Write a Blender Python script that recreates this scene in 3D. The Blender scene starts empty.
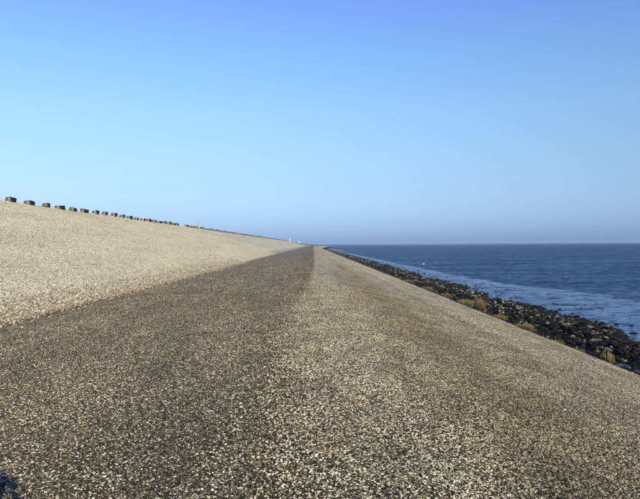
import bpy, bmesh, math, random
import numpy as np
from mathutils import Vector, Matrix, noise as mnoise

R = math.radians
rnd = random.Random(7)
S = bpy.context.scene
COL = S.collection

# ------------------------------------------------------------------ camera
EYE = 1.60
cam_d = bpy.data.cameras.new('camera')
cam_d.sensor_width = 36.0
cam_d.lens = 36.0
cam_d.clip_start = 0.05
cam_d.clip_end = 40000
cam = bpy.data.objects.new('camera', cam_d)
COL.objects.link(cam)
cam.location = (0, 0, EYE)
YAW, PITCH, ROLL = R(0.63), R(-0.43), R(0.42)
fwd = Vector((math.sin(YAW) * math.cos(PITCH), math.cos(YAW) * math.cos(PITCH), math.sin(PITCH)))
q = fwd.to_track_quat('-Z', 'Y')
cam.rotation_euler = (q.to_matrix().to_4x4() @ Matrix.Rotation(-ROLL, 4, 'Z')).to_euler()
S.camera = cam

# ------------------------------------------------------------------ sky, sun, exposure
SUN_EL = R(18.0)
SUN_AZ = R(180 - 25.2)             # clockwise from +Y: behind the camera, to the right
world = bpy.data.worlds.new('World')
S.world = world
world.use_nodes = True
wn, wl = world.node_tree.nodes, world.node_tree.links
wn.clear()
w_out = wn.new('ShaderNodeOutputWorld')
w_bg = wn.new('ShaderNodeBackground')
w_bg.inputs['Strength'].default_value = 0.15
w_sky = wn.new('ShaderNodeTexSky')
w_sky.sky_type = 'NISHITA'
w_sky.sun_disc = False
w_sky.sun_elevation = SUN_EL
w_sky.sun_rotation = SUN_AZ
w_sky.altitude = 0
w_sky.air_density = 1.0
w_sky.dust_density = 0.4
w_sky.ozone_density = 2.0
# the haze belt low over the horizon and the polarised blue higher up, by elevation only
w_tc = wn.new('ShaderNodeTexCoord')
w_sep = wn.new('ShaderNodeSeparateXYZ')
wl.new(w_tc.outputs['Generated'], w_sep.inputs[0])
w_ramp = wn.new('ShaderNodeValToRGB')
wl.new(w_sep.outputs['Z'], w_ramp.inputs[0])
w_mul = wn.new('ShaderNodeMix'); w_mul.data_type = 'RGBA'; w_mul.blend_type = 'MULTIPLY'
w_mul.inputs[0].default_value = 1.0
SKY_STOPS = [(p, tuple(c / 1.45 for c in v)) for p, v in [
    (0.0, (0.235, 0.40, 1.04)), (0.0098, (0.285, 0.435, 1.08)), (0.035, (0.381, 0.524, 0.979)), (0.069, (0.540, 0.615, 0.95)),
    (0.131, (0.690, 0.785, 0.95)), (0.198, (0.821, 0.932, 1.053)), (0.277, (0.839, 0.998, 1.213)), (0.354, (0.837, 0.945, 1.412)), (1.0, (0.80, 0.92, 1.40))]]
def set_ramp(node, stops, interp='LINEAR'):
    cr = node.color_ramp
    cr.interpolation = interp
    while len(cr.elements) > 1:
        cr.elements.remove(cr.elements[-1])
    cr.elements[0].position = stops[0][0]
    cr.elements[0].color = tuple(stops[0][1]) + (1,)
    for p, c in stops[1:]:
        e = cr.elements.new(p)
        e.color = tuple(c) + (1,)
set_ramp(w_ramp, SKY_STOPS, 'LINEAR')
wl.new(w_sky.outputs[0], w_mul.inputs[6])
wl.new(w_ramp.outputs[0], w_mul.inputs[7])
w_az = wn.new('ShaderNodeMapRange')
wl.new(w_sep.outputs['X'], w_az.inputs[0])
for i_, v_ in enumerate((-1.0, 1.0, 0.0, 1.0)): w_az.inputs[i_ + 1].default_value = v_
w_azc = wn.new('ShaderNodeMix'); w_azc.data_type = 'RGBA'
w_azc.inputs[6].default_value = (1.08, 1.06, 1.0, 1); w_azc.inputs[7].default_value = (.87, .92, 1.0, 1)
wl.new(w_az.outputs[0], w_azc.inputs[0])
w_vs = wn.new('ShaderNodeVectorMath'); w_vs.operation = 'MULTIPLY'
wl.new(w_mul.outputs[2], w_vs.inputs[0]); wl.new(w_azc.outputs[2], w_vs.inputs[1])
wl.new(w_vs.outputs[0], w_bg.inputs[0])
wl.new(w_bg.outputs[0], w_out.inputs[0])

sun_d = bpy.data.lights.new('sun', 'SUN')
sun_d.energy = 4.2
sun_d.angle = R(0.5)
sun_d.color = (1.0, 0.90, 0.70)
sun = bpy.data.objects.new('sun', sun_d)
COL.objects.link(sun)
to_sun = Vector((math.sin(SUN_AZ) * math.cos(SUN_EL), math.cos(SUN_AZ) * math.cos(SUN_EL), math.sin(SUN_EL)))
sun.rotation_euler = to_sun.to_track_quat('Z', 'Y').to_euler()
sun.location = (20, -40, 30)

S.view_settings.view_transform = 'Standard'
S.view_settings.look = 'None'
S.view_settings.gamma = 1
S.view_settings.exposure = 0.56
S.cycles.volume_bounces = 0
S.cycles.max_bounces = 6

# ------------------------------------------------------------------ helpers
def link(o, parent=None):
    COL.objects.link(o)
    if parent:
        o.parent = parent
    return o

def tag(o, label=None, cat=None, group=None, kind=None):
    if label: o['label'] = label
    if cat: o['category'] = cat
    if group: o['group'] = group
    if kind: o['kind'] = kind
    return o

def mesh_np(name, verts, faces, mat=None, smooth=False):
    me = bpy.data.meshes.new(name)
    me.from_pydata([tuple(v) for v in verts], [], [tuple(f) for f in faces])
    if mat: me.materials.append(mat)
    if smooth:
        me.polygons.foreach_set('use_smooth', [True] * len(me.polygons))
    me.update()
    return me

def obj(name, me, parent=None, loc=(0, 0, 0), rot=(0, 0, 0), scale=(1, 1, 1)):
    o = bpy.data.objects.new(name, me)
    o.location, o.rotation_euler, o.scale = loc, rot, scale
    return link(o, parent)

class NT:
    """small node helper"""
    def __init__(self, name):
        self.m = bpy.data.materials.new(name)
        self.m.use_nodes = True
        self.t = self.m.node_tree
        self.n, self.l = self.t.nodes, self.t.links
        self.b = self.n['Principled BSDF']
        self.out = self.n['Material Output']
    def put(self, sock, v):
        if isinstance(v, bpy.types.NodeSocket): self.l.new(v, sock)
        elif v is not None:
            if isinstance(v, (tuple, list)) and len(v) == 3 and sock.type == 'RGBA': v = tuple(v) + (1,)
            if isinstance(v, (int, float)) and sock.type == 'RGBA': v = (v, v, v, 1)
            sock.default_value = v
    def pos(self):
        return self.n.new('ShaderNodeNewGeometry').outputs['Position']
    def objpos(self):
        return self.n.new('ShaderNodeTexCoord').outputs['Object']
    def xyz(self, v):
        s = self.n.new('ShaderNodeSeparateXYZ'); self.put(s.inputs[0], v); return s.outputs
    def comb(self, x, y, z):
        s = self.n.new('ShaderNodeCombineXYZ')
        for i, v in enumerate((x, y, z)): self.put(s.inputs[i], v)
        return s.outputs[0]
    def scale(self, v, s):
        m = self.n.new('ShaderNodeVectorMath'); m.operation = 'MULTIPLY'
        self.put(m.inputs[0], v); m.inputs[1].default_value = s
        return m.outputs[0]
    def noise(self, v, scale, detail=2, rough=0.5, col=False, dist=0.0, norm=True):
        s = self.n.new('ShaderNodeTexNoise'); self.put(s.inputs['Vector'], v)
        s.normalize = norm
        s.inputs['Scale'].default_value = scale; s.inputs['Detail'].default_value = detail
        s.inputs['Roughness'].default_value = rough; s.inputs['Distortion'].default_value = dist
        return s.outputs['Color' if col else 'Fac']
    def voro(self, v, scale, feature='F1', out='Distance', rand=1.0):
        s = self.n.new('ShaderNodeTexVoronoi'); s.feature = feature; self.put(s.inputs['Vector'], v)
        s.inputs['Scale'].default_value = scale; s.inputs['Randomness'].default_value = rand
        return s.outputs[out]
    def ramp(self, f, stops, interp='LINEAR'):
        s = self.n.new('ShaderNodeValToRGB'); self.put(s.inputs[0], f)
        st = [(p, c if isinstance(c, (tuple, list)) else (c, c, c)) for p, c in stops]
        set_ramp(s, st, interp); return s.outputs[0]
    def math(self, op, a, b=None, c=None, clamp=False):
        s = self.n.new('ShaderNodeMath'); s.operation = op; s.use_clamp = clamp
        for i, v in enumerate((a, b, c)):
            if v is not None: self.put(s.inputs[i], v)
        return s.outputs[0]
    def rng(self, v, a, b, c=0.0, d=1.0, smooth=True):
        s = self.n.new('ShaderNodeMapRange')
        if smooth: s.interpolation_type = 'SMOOTHSTEP'
        self.put(s.inputs[0], v)
        for i, x in enumerate((a, b, c, d)): s.inputs[i + 1].default_value = x
        return s.outputs[0]
    def mix(self, f, a, b, mode='MIX'):
        s = self.n.new('ShaderNodeMix'); s.data_type = 'RGBA'; s.blend_type = mode
        self.put(s.inputs[0], f); self.put(s.inputs[6], a); self.put(s.inputs[7], b); return s.outputs[2]
    def bump(self, h, strength, dist, normal=None):
        s = self.n.new('ShaderNodeBump'); self.put(s.inputs['Height'], h)
        s.inputs['Strength'].default_value = strength; s.inputs['Distance'].default_value = dist
        if normal: self.put(s.inputs['Normal'], normal)
        return s.outputs[0]
    def water(self, body, refl, rough, normal, tint=(1, 1, 1)):
        """wave-averaged water: blue body colour under a rippled reflection of strength refl"""
        d = self.n.new('ShaderNodeBsdfDiffuse'); self.put(d.inputs['Color'], body)
        g_ = self.n.new('ShaderNodeBsdfGlossy'); self.put(g_.inputs['Roughness'], rough)
        self.put(g_.inputs['Color'], tint); self.put(g_.inputs['Normal'], normal)
        mx = self.n.new('ShaderNodeMixShader'); self.put(mx.inputs[0], refl)
        self.l.new(d.outputs[0], mx.inputs[1]); self.l.new(g_.outputs[0], mx.inputs[2])
        self.l.new(mx.outputs[0], self.out.inputs['Surface'])
        return self.m
    def fin(self, col=None, rough=None, bump=None, spec=None, ior=None, metal=None):
        self.put(self.b.inputs['Base Color'], col); self.put(self.b.inputs['Roughness'], rough)
        self.put(self.b.inputs['Normal'], bump); self.put(self.b.inputs['Specular IOR Level'], spec)
        self.put(self.b.inputs['IOR'], ior); self.put(self.b.inputs['Metallic'], metal)
        return self.m

# ------------------------------------------------------------------ the dike's shape
ROAD_L = -6.45
CREST_X = -20.5
EDGE_X = 8.5
EDGE_Z = -1.875
SEA_Z = -3.30
def bend(y):
    """the dike turns to the right beyond 560 m"""
    t = max(0.0, y - 560.0)
    return 15.0 * (t / 440.0) ** 1.6
def crest_z(y):
    t = min(1, max(0.0, (y - 560.0) / 500.0))
    return 4.67 - 2.9 * t
def road_r(y):
    """right edge of the road: a slightly wandering line"""
    pts = [(-20, -.2), (4, -.30), (7.5, -.42), (12, -.52), (17, -.42), (22, -.28), (32, -.10), (50, .10), (120, .2), (2000, .3)]
    for (a, xa), (b, xb) in zip(pts, pts[1:]):
        if a <= y <= b: return xa + (xb - xa) * (y - a) / (b - a)
    return .3
def prof(x, y):
    if x < ROAD_L:
        t = (ROAD_L - x) / (ROAD_L - CREST_X)
        return min(t, 1.0) * crest_z(y) + 0.0
    if x <= 0.3: return 0.0
    # softly rounded shoulder into a 1:4 slope
    x0, w, s = 0.3, 1.6, 0.25
    d = x - x0
    return -(s * d * d / (2 * w)) if d < w else -(s * w / 2 + s * (d - w))
k_edge = (EDGE_Z - prof(EDGE_X, 0))
def surf(x, y):
    z = prof(x, y)
    if x > 1.8: z += k_edge * min(1, (x - 1.8) / (EDGE_X - 1.8))
    z += 0.020 * mnoise.noise(Vector((x * 0.35, y * 0.22, 1.3))) + 0.008 * mnoise.noise(Vector((x * 1.3, y * 1.1, 4.3)))
    if x < ROAD_L - 0.2 : z += 0.05 * mnoise.noise(Vector((x * 0.3, y * 0.16, 7.3)))
    return z

rows = []
y = -14.0
while y < 1050:
    rows.append(y)
    y += 0.28 if y < 22 else (0.7 if y < 60 else (2.0 if y < 160 else 8.0))
def strip(name, xs, zf, mat, y0=-14, y1=1060, smooth=True, rws=None):
    """xs(y) -> list of x, swept along y"""
    V, F = [], []
    rr = [r for r in (rws or rows) if y0 <= r <= y1]
    n = None
    for r in rr:
        line = xs(r); n = len(line)
        for x in line:
            V.append((x + bend(r), r, zf(x, r)))
    for i in range(len(rr) - 1):
        for j in range(n - 1):
            a = i * n + j
            F.append((a, a + 1, a + n + 1, a + n))
    return obj(name, mesh_np(name, V, F, mat, smooth))

# ------------------------------------------------------------------ materials of the dike
def lin(a, b, n): return [a + (b - a) * i / (n - 1) for i in range(n)]

def shoulder_tone(m, amount=1.0):
    """damp tracks and worn bands that run along the dike, as one grey-brown multiplier"""
    p = m.pos()
    x, yy, z = m.xyz(p)
    wob = m.math('MULTIPLY', m.math('SUBTRACT', m.noise(m.scale(p, (.5, .16, .5)), 1.0, 3, .5), .5), 1.5)
    xx = m.math('MULTIPLY', m.math('ADD', x, wob), 0.1)
    t = m.ramp(xx, [(0, (1, 1, .98)), (.10, (1, 1, .98)), (.17, (.72, .69, .61)), (.26, (.62, .59, .51)), (.34, (.80, .79, .74)), (.42, (.86, .85, .82)), (.47, (.72, .70, .65)), (.52, (.98, .98, .97)), (.70, (1.0, 1.0, 1.0)), (.76, (.82, .82, .80)), (.80, (.97, .97, .97))])
    t = m.mix(m.rng(yy, 25, 90, 0, .8), t, (1.08, 1.06, 1.0))
    b = m.rng(m.noise(m.scale(p, (1, .6, 1)), 1.3, 4, .65), .36, .62, .74, 1.10)
    return m.mix(1.0, t, b, 'MULTIPLY')
def slope_tone(m):
    """old repairs, seams between the paving lanes and small brown stains on the pale slope"""
    p = m.pos()
    x, yy, z = m.xyz(p)
    sp = m.rng(m.noise(m.scale(p, (1.2, .5, 1)), .8, 5, .75), .60, .70, 0, .42)
    sm = m.rng(m.math('ABSOLUTE', m.math('SUBTRACT', m.math('FRACT', m.math('ADD', m.math('MULTIPLY', x, .21), m.math('MULTIPLY', m.noise(p, 1.2, 3, .6), .05))), .5)), 0, .016, .13, 0)
    br = m.rng(m.noise(m.scale(p, (1, .3, 1)), .35, 4, .6), .35, .65, .93, 1.06)
    k = m.math('MULTIPLY', m.math('SUBTRACT', 1.0, m.math('MAXIMUM', sp, sm)), br)
    return m.mix(1.0, m.mix(sp, (1, 1, 1), (1.0, .92, .78)), k, 'MULTIPLY')
def road_tone(m):
    p = m.pos()
    b = m.rng(m.noise(m.scale(p, (1, .28, 1)), .9, 5, .65), .36, .64, .72, 1.12)
    return b

def gravel_surface(name, stops, patch, cell=62.0, base=(1.0, 1.0, 1.0), mute=0.0, fleck=0.5, kind='slope'):
    """stone chippings set in bitumen: a voronoi grain up close, noise of every size above it"""
    m = NT(name)
    p = m.pos()
    x, yy, z = m.xyz(p)
    # dense field of chippings: individual stone colours at three sizes (stones, small clusters, clusters)
    q1 = m.xyz(m.voro(p, cell, out='Color'))[0]
    q2 = m.xyz(m.voro(p, cell * .42, out='Color'))[1]
    q3 = m.xyz(m.voro(m.scale(p, (1, .6, 1)), cell * .16, out='Color'))[2]
    mixv = m.math('ADD', m.math('ADD', m.math('MULTIPLY', q1, 0.52), m.math('MULTIPLY', q2, .30)), m.math('MULTIPLY', q3, .18))
    mixv = m.rng(mixv, .18, .82, 0, 1, smooth=False)
    g = m.ramp(mixv, stops, 'LINEAR')
    dist = m.voro(p, cell)
    n1 = m.noise(p, 9.0, 9, 0.86)
    c1 = m.rng(n1, 0.42, 0.58, 1 - fleck, 1 + fleck, smooth=False)
    g = m.mix(1.0, g, c1, 'MULTIPLY')
    n4 = m.noise(m.scale(p, (1, .35, 1)), 3.2, 6, 0.8)
    g = m.mix(1.0, g, m.rng(n4, 0.38, 0.62, .84, 1.16, smooth=False), 'MULTIPLY')
    st = m.noise(m.scale(p, (0.9, 0.045, 0.9)), 1.0, 4, 0.6)
    g = m.mix(1.0, g, m.rng(st, 0.3, 0.7, patch[0], patch[1]), 'MULTIPLY')
    bl = m.noise(m.scale(p, (1, 0.45, 1)), 0.55, 3, 0.55)
    g = m.mix(1.0, g, m.rng(bl, 0.32, 0.68, patch[2], patch[3]), 'MULTIPLY')
    g = m.mix(1.0, g, base, 'MULTIPLY')
    h = m.math('ADD', m.math('MULTIPLY', m.rng(dist, 0.0, 0.6, 1.0, 0.0), .5), m.math('MULTIPLY', n1, 1.0))
    return m, g, (x, yy, z), m.bump(h, 0.6, 0.010)

# left, dry pale slope
m, g, (x, yy, z), bp = gravel_surface('pale_gravel', [(0, (.16, .14, .10)), (.3, (.38, .34, .265)), (.65, (.56, .51, .41)), (.9, (.72, .68, .58)), (1, (.85, .83, .76))],
                                      (0.90, 1.10, 0.90, 1.08), 55, fleck=0.34, base=(1.0, 1.0, .87))
# the foot of the slope is browner and rougher, with loose dark stones
foot = m.rng(m.math('ADD', x, m.math('MULTIPLY', m.noise(m.scale(m.pos(), (1, .5, 1)), 1.1, 4, .65), 2.2)), -7.3, -5.6)
brown = m.ramp(m.noise(m.pos(), 22, 7, .8), [(.36, (.07, .05, .03)), (.5, (.26, .20, .12)), (.62, (.52, .44, .30))])
g = m.mix(m.math('MULTIPLY', foot, 0.75), g, brown)
grass_f = m.rng(m.math('ADD', yy, m.math('MULTIPLY', m.math('ADD', x, 20.0), -14.0)), 520, 600)
gr = m.ramp(m.noise(m.pos(), .6, 5, .7), [(.35, (.05, .09, .02)), (.65, (.13, .19, .05))])
g = m.mix(grass_f, g, gr)
M_SLOPE = m.fin(m.mix(1.0, g, slope_tone(m), 'MULTIPLY'), 0.92, bp, 0.25)

# road
m, g, (x, yy, z), bp = gravel_surface('road_chippings', [(0, (.03, .027, .022)), (.3, (.12, .107, .08)), (.6, (.23, .21, .165)), (.88, (.40, .375, .31)), (1, (.70, .67, .60))],
                                      (0.86, 1.12, 0.88, 1.10), 80, fleck=0.48, base=(.92, .855, .69))
# bare bitumen along the left edge near the camera
le = m.math('ADD', x, m.math('MULTIPLY', m.math('SUBTRACT', m.noise(m.pos(), 1.6, 5, .7), .5), 0.9))
barem = m.math('MULTIPLY', m.rng(le, -6.25, -5.95, 1, 0), m.rng(yy, 9, 22, 1, 0))
g = m.mix(m.math('MULTIPLY', barem, 0.82), g, (.035, .036, .042))
# browner, less worn strip along the right edge
rs = m.math('MULTIPLY', m.rng(x, -2.6, -0.6, 0, 1), m.rng(yy, 8, 26, 0.15, 1))
g = m.mix(m.math('MULTIPLY', rs, 0.5), g, m.mix(1.0, g, (.70, .62, .50), 'MULTIPLY'))
ee = m.math('ADD', x, m.math('MULTIPLY', m.noise(m.scale(m.pos(), (1, .4, 1)), 2.2, 5, .7), 1.4))
g = m.mix(m.math('MULTIPLY', m.rng(ee, -.55, .25), m.rng(yy, 10, 25, 0, .8)), g, m.mix(1.0, g, (1.15, 1.08, .95), 'MULTIPLY'))
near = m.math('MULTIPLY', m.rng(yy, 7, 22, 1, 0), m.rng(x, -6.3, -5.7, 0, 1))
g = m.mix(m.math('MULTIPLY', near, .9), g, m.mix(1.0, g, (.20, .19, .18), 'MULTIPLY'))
M_ROAD = m.fin(g, 0.9, bp, 0.25)

# right shoulder and sea slope
m, g, (x, yy, z), bp = gravel_surface('shoulder_gravel', [(0, (.06, .05, .035)), (.3, (.24, .20, .14)), (.6, (.45, .405, .30)), (.88, (.68, .64, .52)), (1, (.90, .88, .80))],
                                      (0.80, 1.14, 0.84, 1.12), 60, fleck=0.42, base=(1.0, .95, .79))
# damp dark tracks on the upper slope, cleaner pale band towards the lower edge
g = m.mix(1.0, g, shoulder_tone(m), 'MULTIPLY')
near = m.rng(yy, 7, 24, .85, 0)
g = m.mix(near, g, m.mix(1.0, g, (.16, .15, .13), 'MULTIPLY'))
M_SHOULDER = m.fin(g, 0.92, bp, 0.25)

# ------------------------------------------------------------------ ground sheets
slope = strip('dike_slope', lambda r: lin(CREST_X, ROAD_L + 0.02, 30), surf, M_SLOPE)
tag(slope, kind='structure', label='pale gravel dike slope rising left of the road')
road = strip('road', lambda r: lin(ROAD_L, road_r(r) + 0.3, 14), lambda x, y_: surf(x, y_) - 0.0, M_ROAD)
tag(road, kind='structure', label='grey brown road of stone chippings running to the horizon')
def sh_z(x, y_):
    e = road_r(y_)
    lift = 0.012 * min(1.0, max(0.0, (x - e) / 0.35))
    return surf(x, y_) - 0.004 + lift
shoulder = strip('sea_slope', lambda r: lin(road_r(r) - 0.15 + 0.16 * mnoise.noise(Vector((r * 1.7, 0, 2))), EDGE_X + 0.10 * math.sin(r * .21), 30), sh_z, M_SHOULDER)
tag(shoulder, kind='structure', label='gravel shoulder and slope falling to the sea')

# grassy crest and landward side, out to the polder
mg = NT('crest_grass')
gcol = mg.ramp(mg.noise(mg.pos(), 1.5, 6, .75), [(.3, (.045, .075, .018)), (.5, (.10, .13, .04)), (.7, (.20, .19, .09))])
M_GRASS = mg.fin(gcol, 0.95, mg.bump(mg.noise(mg.pos(), 14, 5, .7), 0.6, 0.05), 0.2)
def land_z(x, y_):
    if x > CREST_X - 3.2: return surf(CREST_X, y_) + 0.004
    return max(-2.0, surf(CREST_X, y_) - (CREST_X - 3.2 - x) * 0.34)
crest = strip('dike_crest', lambda r: [-45, CREST_X - 3.2 - 18, CREST_X - 3.2 - 9, CREST_X - 3.2, CREST_X - 1.6, CREST_X], land_z, M_GRASS)
tag(crest, kind='structure', label='grassy dike crest behind the blocks')
gv = [(-9000, -200, -2.02), (CREST_X - 20, -200, -2.02), (CREST_X - 20, 1060, -2.02), (-25, 1100, -2.02), (-300, 9000, -2.02), (-9000, 9000, -2.02)]
ground = obj('ground', mesh_np('ground', gv, [tuple(range(6))], M_GRASS))
tag(ground, kind='structure', label='flat grassland behind the dike')

# ------------------------------------------------------------------ foot of the sea slope: drop, wet berm
mb = NT('wet_asphalt')
nb = mb.noise(mb.scale(mb.pos(), (1.4, .45, 1)), 1.0, 5, .6)
pud = mb.math('MULTIPLY', mb.rng(nb, .54, .60), mb.rng(mb.noise(mb.scale(mb.pos(), (2, 4, 1)), 2.2, 5, .7), .44, .52))
bc = mb.ramp(mb.noise(mb.pos(), 14, 6, .75), [(.3, (.003, .003, .003)), (.58, (.010, .0095, .008)), (.72, (.07, .062, .048))])
bc = mb.mix(pud, bc, (.006, .008, .010))
br = mb.math('MULTIPLY', mb.math('SUBTRACT', 1.0, pud), .6)
bb = mb.bump(mb.mix(pud, mb.noise(mb.pos(), 10, 6, .7), .5), .8, .05)
M_BERM = mb.fin(bc, mb.math('ADD', mb.math('MULTIPLY', br, 1.3), .10), bb, mb.rng(pud, 0, 1, .05, .22))
berm_prof = [(0.0, -0.03), (0.12, -0.22), (0.45, -0.85), (0.75, -1.12), (1.6, -1.16), (3.4, -1.20), (4.6, -1.30), (8.8, -1.55), (10.5, -1.8)]
def berm_xs(r):
    e = EDGE_X + 0.10 * math.sin(r * .21)
    return [e + a for a, _ in berm_prof]
def berm_z(x, r):
    e = EDGE_X + 0.10 * math.sin(r * .21)
    i = min(range(len(berm_prof)), key=lambda k: abs(e + berm_prof[k][0] - x))
    n = 0.05 * mnoise.noise(Vector((x * .8, r * .5, 3))) if i > 1 else 0
    return EDGE_Z + berm_prof[i][1] + n
berm = strip('berm', berm_xs, berm_z, M_BERM)
tag(berm, kind='structure', label='dark wet strip with puddles at the foot of the slope')

# ------------------------------------------------------------------ water
ms = NT('sea_water')
p = ms.pos()
x, yy, z = ms.xyz(p)
wv1 = ms.noise(ms.scale(p, (.55, 1.0, 1)), 1.1, 6, .62)
wv2 = ms.noise(ms.scale(p, (.10, .30, 1)), 1.0, 4, .6)
streak = ms.noise(ms.scale(p, (.006, .035, 1)), 1.0, 4, .6)
amp = ms.rng(streak, .40, .62, .55, 1.0)
hh = ms.math('MULTIPLY', ms.math('ADD', ms.math('MULTIPLY', wv1, .35), ms.math('MULTIPLY', wv2, .9)), amp)
scol = ms.mix(ms.rng(streak, .42, .62), (.016, .040, .125), (.008, .022, .075))
rip = ms.noise(ms.scale(p, (.45, .8, 1)), 1.6, 8, .80)
big = ms.noise(ms.scale(p, (.03, .12, 1)), 1.0, 5, .65)
gl = ms.math('ADD', ms.rng(rip, .42, .59, .00, .32, smooth=False), ms.rng(big, .38, .64, -.03, .05))
gl = ms.math('ADD', gl, ms.rng(streak, .45, .64, -.01, .05), clamp=True)
M_SEA = ms.water(ms.mix(ms.rng(big, .4, .6), (.010, .036, .110), (.013, .042, .122)), gl, 0.15, ms.bump(hh, 1.0, .5))
Lx = [14, 60, 200, 700, 2500, 9000]
sv, sf = [], []
for yv in (-200, 0, 100, 300, 800, 1700, 3500, 9000):
    for xv in Lx: sv.append((xv, yv, SEA_Z))
for i in range(7):
    for j in range(5):
        a = i * 6 + j
        sf.append((a, a + 1, a + 7, a + 6))
sea = obj('sea', mesh_np('sea', sv, sf, M_SEA))
tag(sea, kind='structure', label='deep blue rippled sea')

# shallow water over the mud between the stones and the tide line
mw = NT('wet_mudflat')
p = mw.pos()
r1 = mw.noise(mw.scale(p, (.7, 1.5, 1)), 1.2, 5, .62, dist=.4)
r2 = mw.noise(mw.scale(p, (.35, .9, 1)), 1.0, 5, .7, dist=.6)
dark = mw.rng(r2, .54, .60)
wc = mw.mix(dark, (.09, .13, .20), (.022, .030, .042))
r3 = mw.noise(mw.scale(p, (.45, 1.3, 1)), 2.0, 6, .7)
sh_ = mw.n.new('ShaderNodeAttribute'); sh_.attribute_name = 'shore'
edge_ = mw.math('POWER', sh_.outputs['Fac'], 3.0)
edge_ = mw.math('MULTIPLY', edge_, mw.rng(mw.noise(mw.scale(p, (.5, .25, 1)), 1.0, 5, .7), .36, .6, .15, 1.0))
out_ = mw.rng(mw.math('ADD', sh_.outputs['Fac'], mw.math('MULTIPLY', mw.math('SUBTRACT', mw.noise(mw.scale(p, (.35, .5, 1)), 1.0, 6, .75), .5), .8)), .84, 1.02)
def seaward(a_):
    return mw.math('MULTIPLY', a_, mw.rng(out_, 0, 1, 1, .22, smooth=False))
M_MUD = mw.water(mw.mix(out_, mw.mix(dark, (.030, .070, .155), (.014, .030, .060)), (.011, .038, .115)), seaward(mw.math('ADD', mw.math('MULTIPLY', mw.rng(r3, .40, .60, .16, .62, smooth=False), mw.rng(dark, 0, 1, 1, .30)), mw.math('MULTIPLY', edge_, .30), clamp=True)), 0.12, mw.bump(r1, .9, .12))
tide = [(-14, 34), (20, 34), (35, 31), (45, 28.6), (53, 27.0), (60, 26.2), (67, 25.4), (78, 22.8), (92, 21.9), (108, 21.5), (150, 21.0), (232, 20.7), (330, 19.4), (500, 18.0)]
def tide_x(r):
    for (a, xa), (b, xb) in zip(tide, tide[1:]):
        if a <= r <= b:
            t = (r - a) / (b - a)
            return xa + (xb - xa) * t + .9 * mnoise.noise(Vector((r * .09, 0, 1))) + .45 * mnoise.noise(Vector((r * .5, 0, 3)))
    return 18.0
mrows = [-14 + i * 1.0 for i in range(0, 110)] + [96 + i * 4 for i in range(0, 100)]
flat_w = strip('shallow_water', lambda r: lin(15.5, tide_x(r) + .8, 9), lambda x, r: SEA_Z + 0.012, M_MUD, -14, 495, rws=mrows)
tag(flat_w, kind='structure', label='pale shallow water over mud beside the stones')
at_ = flat_w.data.attributes.new('shore', 'FLOAT', 'POINT')
at_.data.foreach_set('value', [(i % 9) / 8.0 for i in range(len(flat_w.data.vertices))])

# sand flat and low coast on the horizon
mf = NT('far_sand')
M_SAND = mf.fin(mf.ramp(mf.noise(mf.scale(mf.pos(), (.004, .02, 1)), 1, 4, .6), [(.35, (.07, .095, .14)), (.65, (.12, .145, .19))]), .7, None, .3)
V = []
n = 40
for i in range(n):
    t = i / (n - 1)
    a = 60 + t * 8000
    V.append((a, 1900 + 500 * mnoise.noise(Vector((t * 5, 0, 0))) + 350 * t, SEA_Z + .03))
for i in range(n):
    V.append((60 + i / (n - 1) * 8000, 7600, SEA_Z + .6))
F = [(i, i + 1, n + i + 1, n + i) for i in range(n - 1)]
sand = obj('tidal_flat', mesh_np('tidal_flat', V, F, M_SAND))
tag(sand, kind='structure', label='pale sand flat on the horizon')
md = NT('far_coast')
M_COAST = md.fin((.05, .06, .05), .9, None, .2)
V, F = [], []
n = 160
for i in range(n):
    t = i / (n - 1)
    a = -1500 + 9500 * t
    h = 2.5 + 7 * max(0, mnoise.noise(Vector((t * 9, 1.7, 0))) + .35) + 1.5 * mnoise.noise(Vector((t * 60, 0, 3)))
    V += [(a, 7000, SEA_Z - .2), (a, 7040, max(1, h)), (a, 7400, max(1, h) * .9), (a, 7700, SEA_Z - .2)]
for i in range(n - 1):
    for j in range(3):
        b = i * 4 + j
        F.append((b, b + 4, b + 5, b + 1))
coast = obj('distant_coast', mesh_np('distant_coast', V, F, M_COAST))
tag(coast, kind='structure', label='thin low coastline on the horizon')

# grey mud spit in the far left corner of the sea
V, F = [], []
for i in range(30):
    t = i / 29
    yv = 380 + 420 * t
    V += [(bend(yv) + 14, yv, SEA_Z + .05), (bend(yv) + 18 + 8 * math.sin(math.pi * min(1, t * 1.1)) ** 1.0 * (1 - .3 * t), yv, SEA_Z + .05)]
for i in range(29):
    F.append((2 * i, 2 * i + 1, 2 * i + 3, 2 * i + 2))
mm = NT('grey_mud')
M_GMUD = mm.fin(mm.ramp(mm.noise(mm.scale(mm.pos(), (.1, .03, 1)), 1, 4, .6), [(.35, (.12, .125, .13)), (.65, (.24, .245, .25))]), .55, None, .4)
spit = obj('mudflat', mesh_np('mudflat', V, F, M_GMUD))
tag(spit, kind='structure', label='grey mudflat at the far end of the dike')

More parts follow.
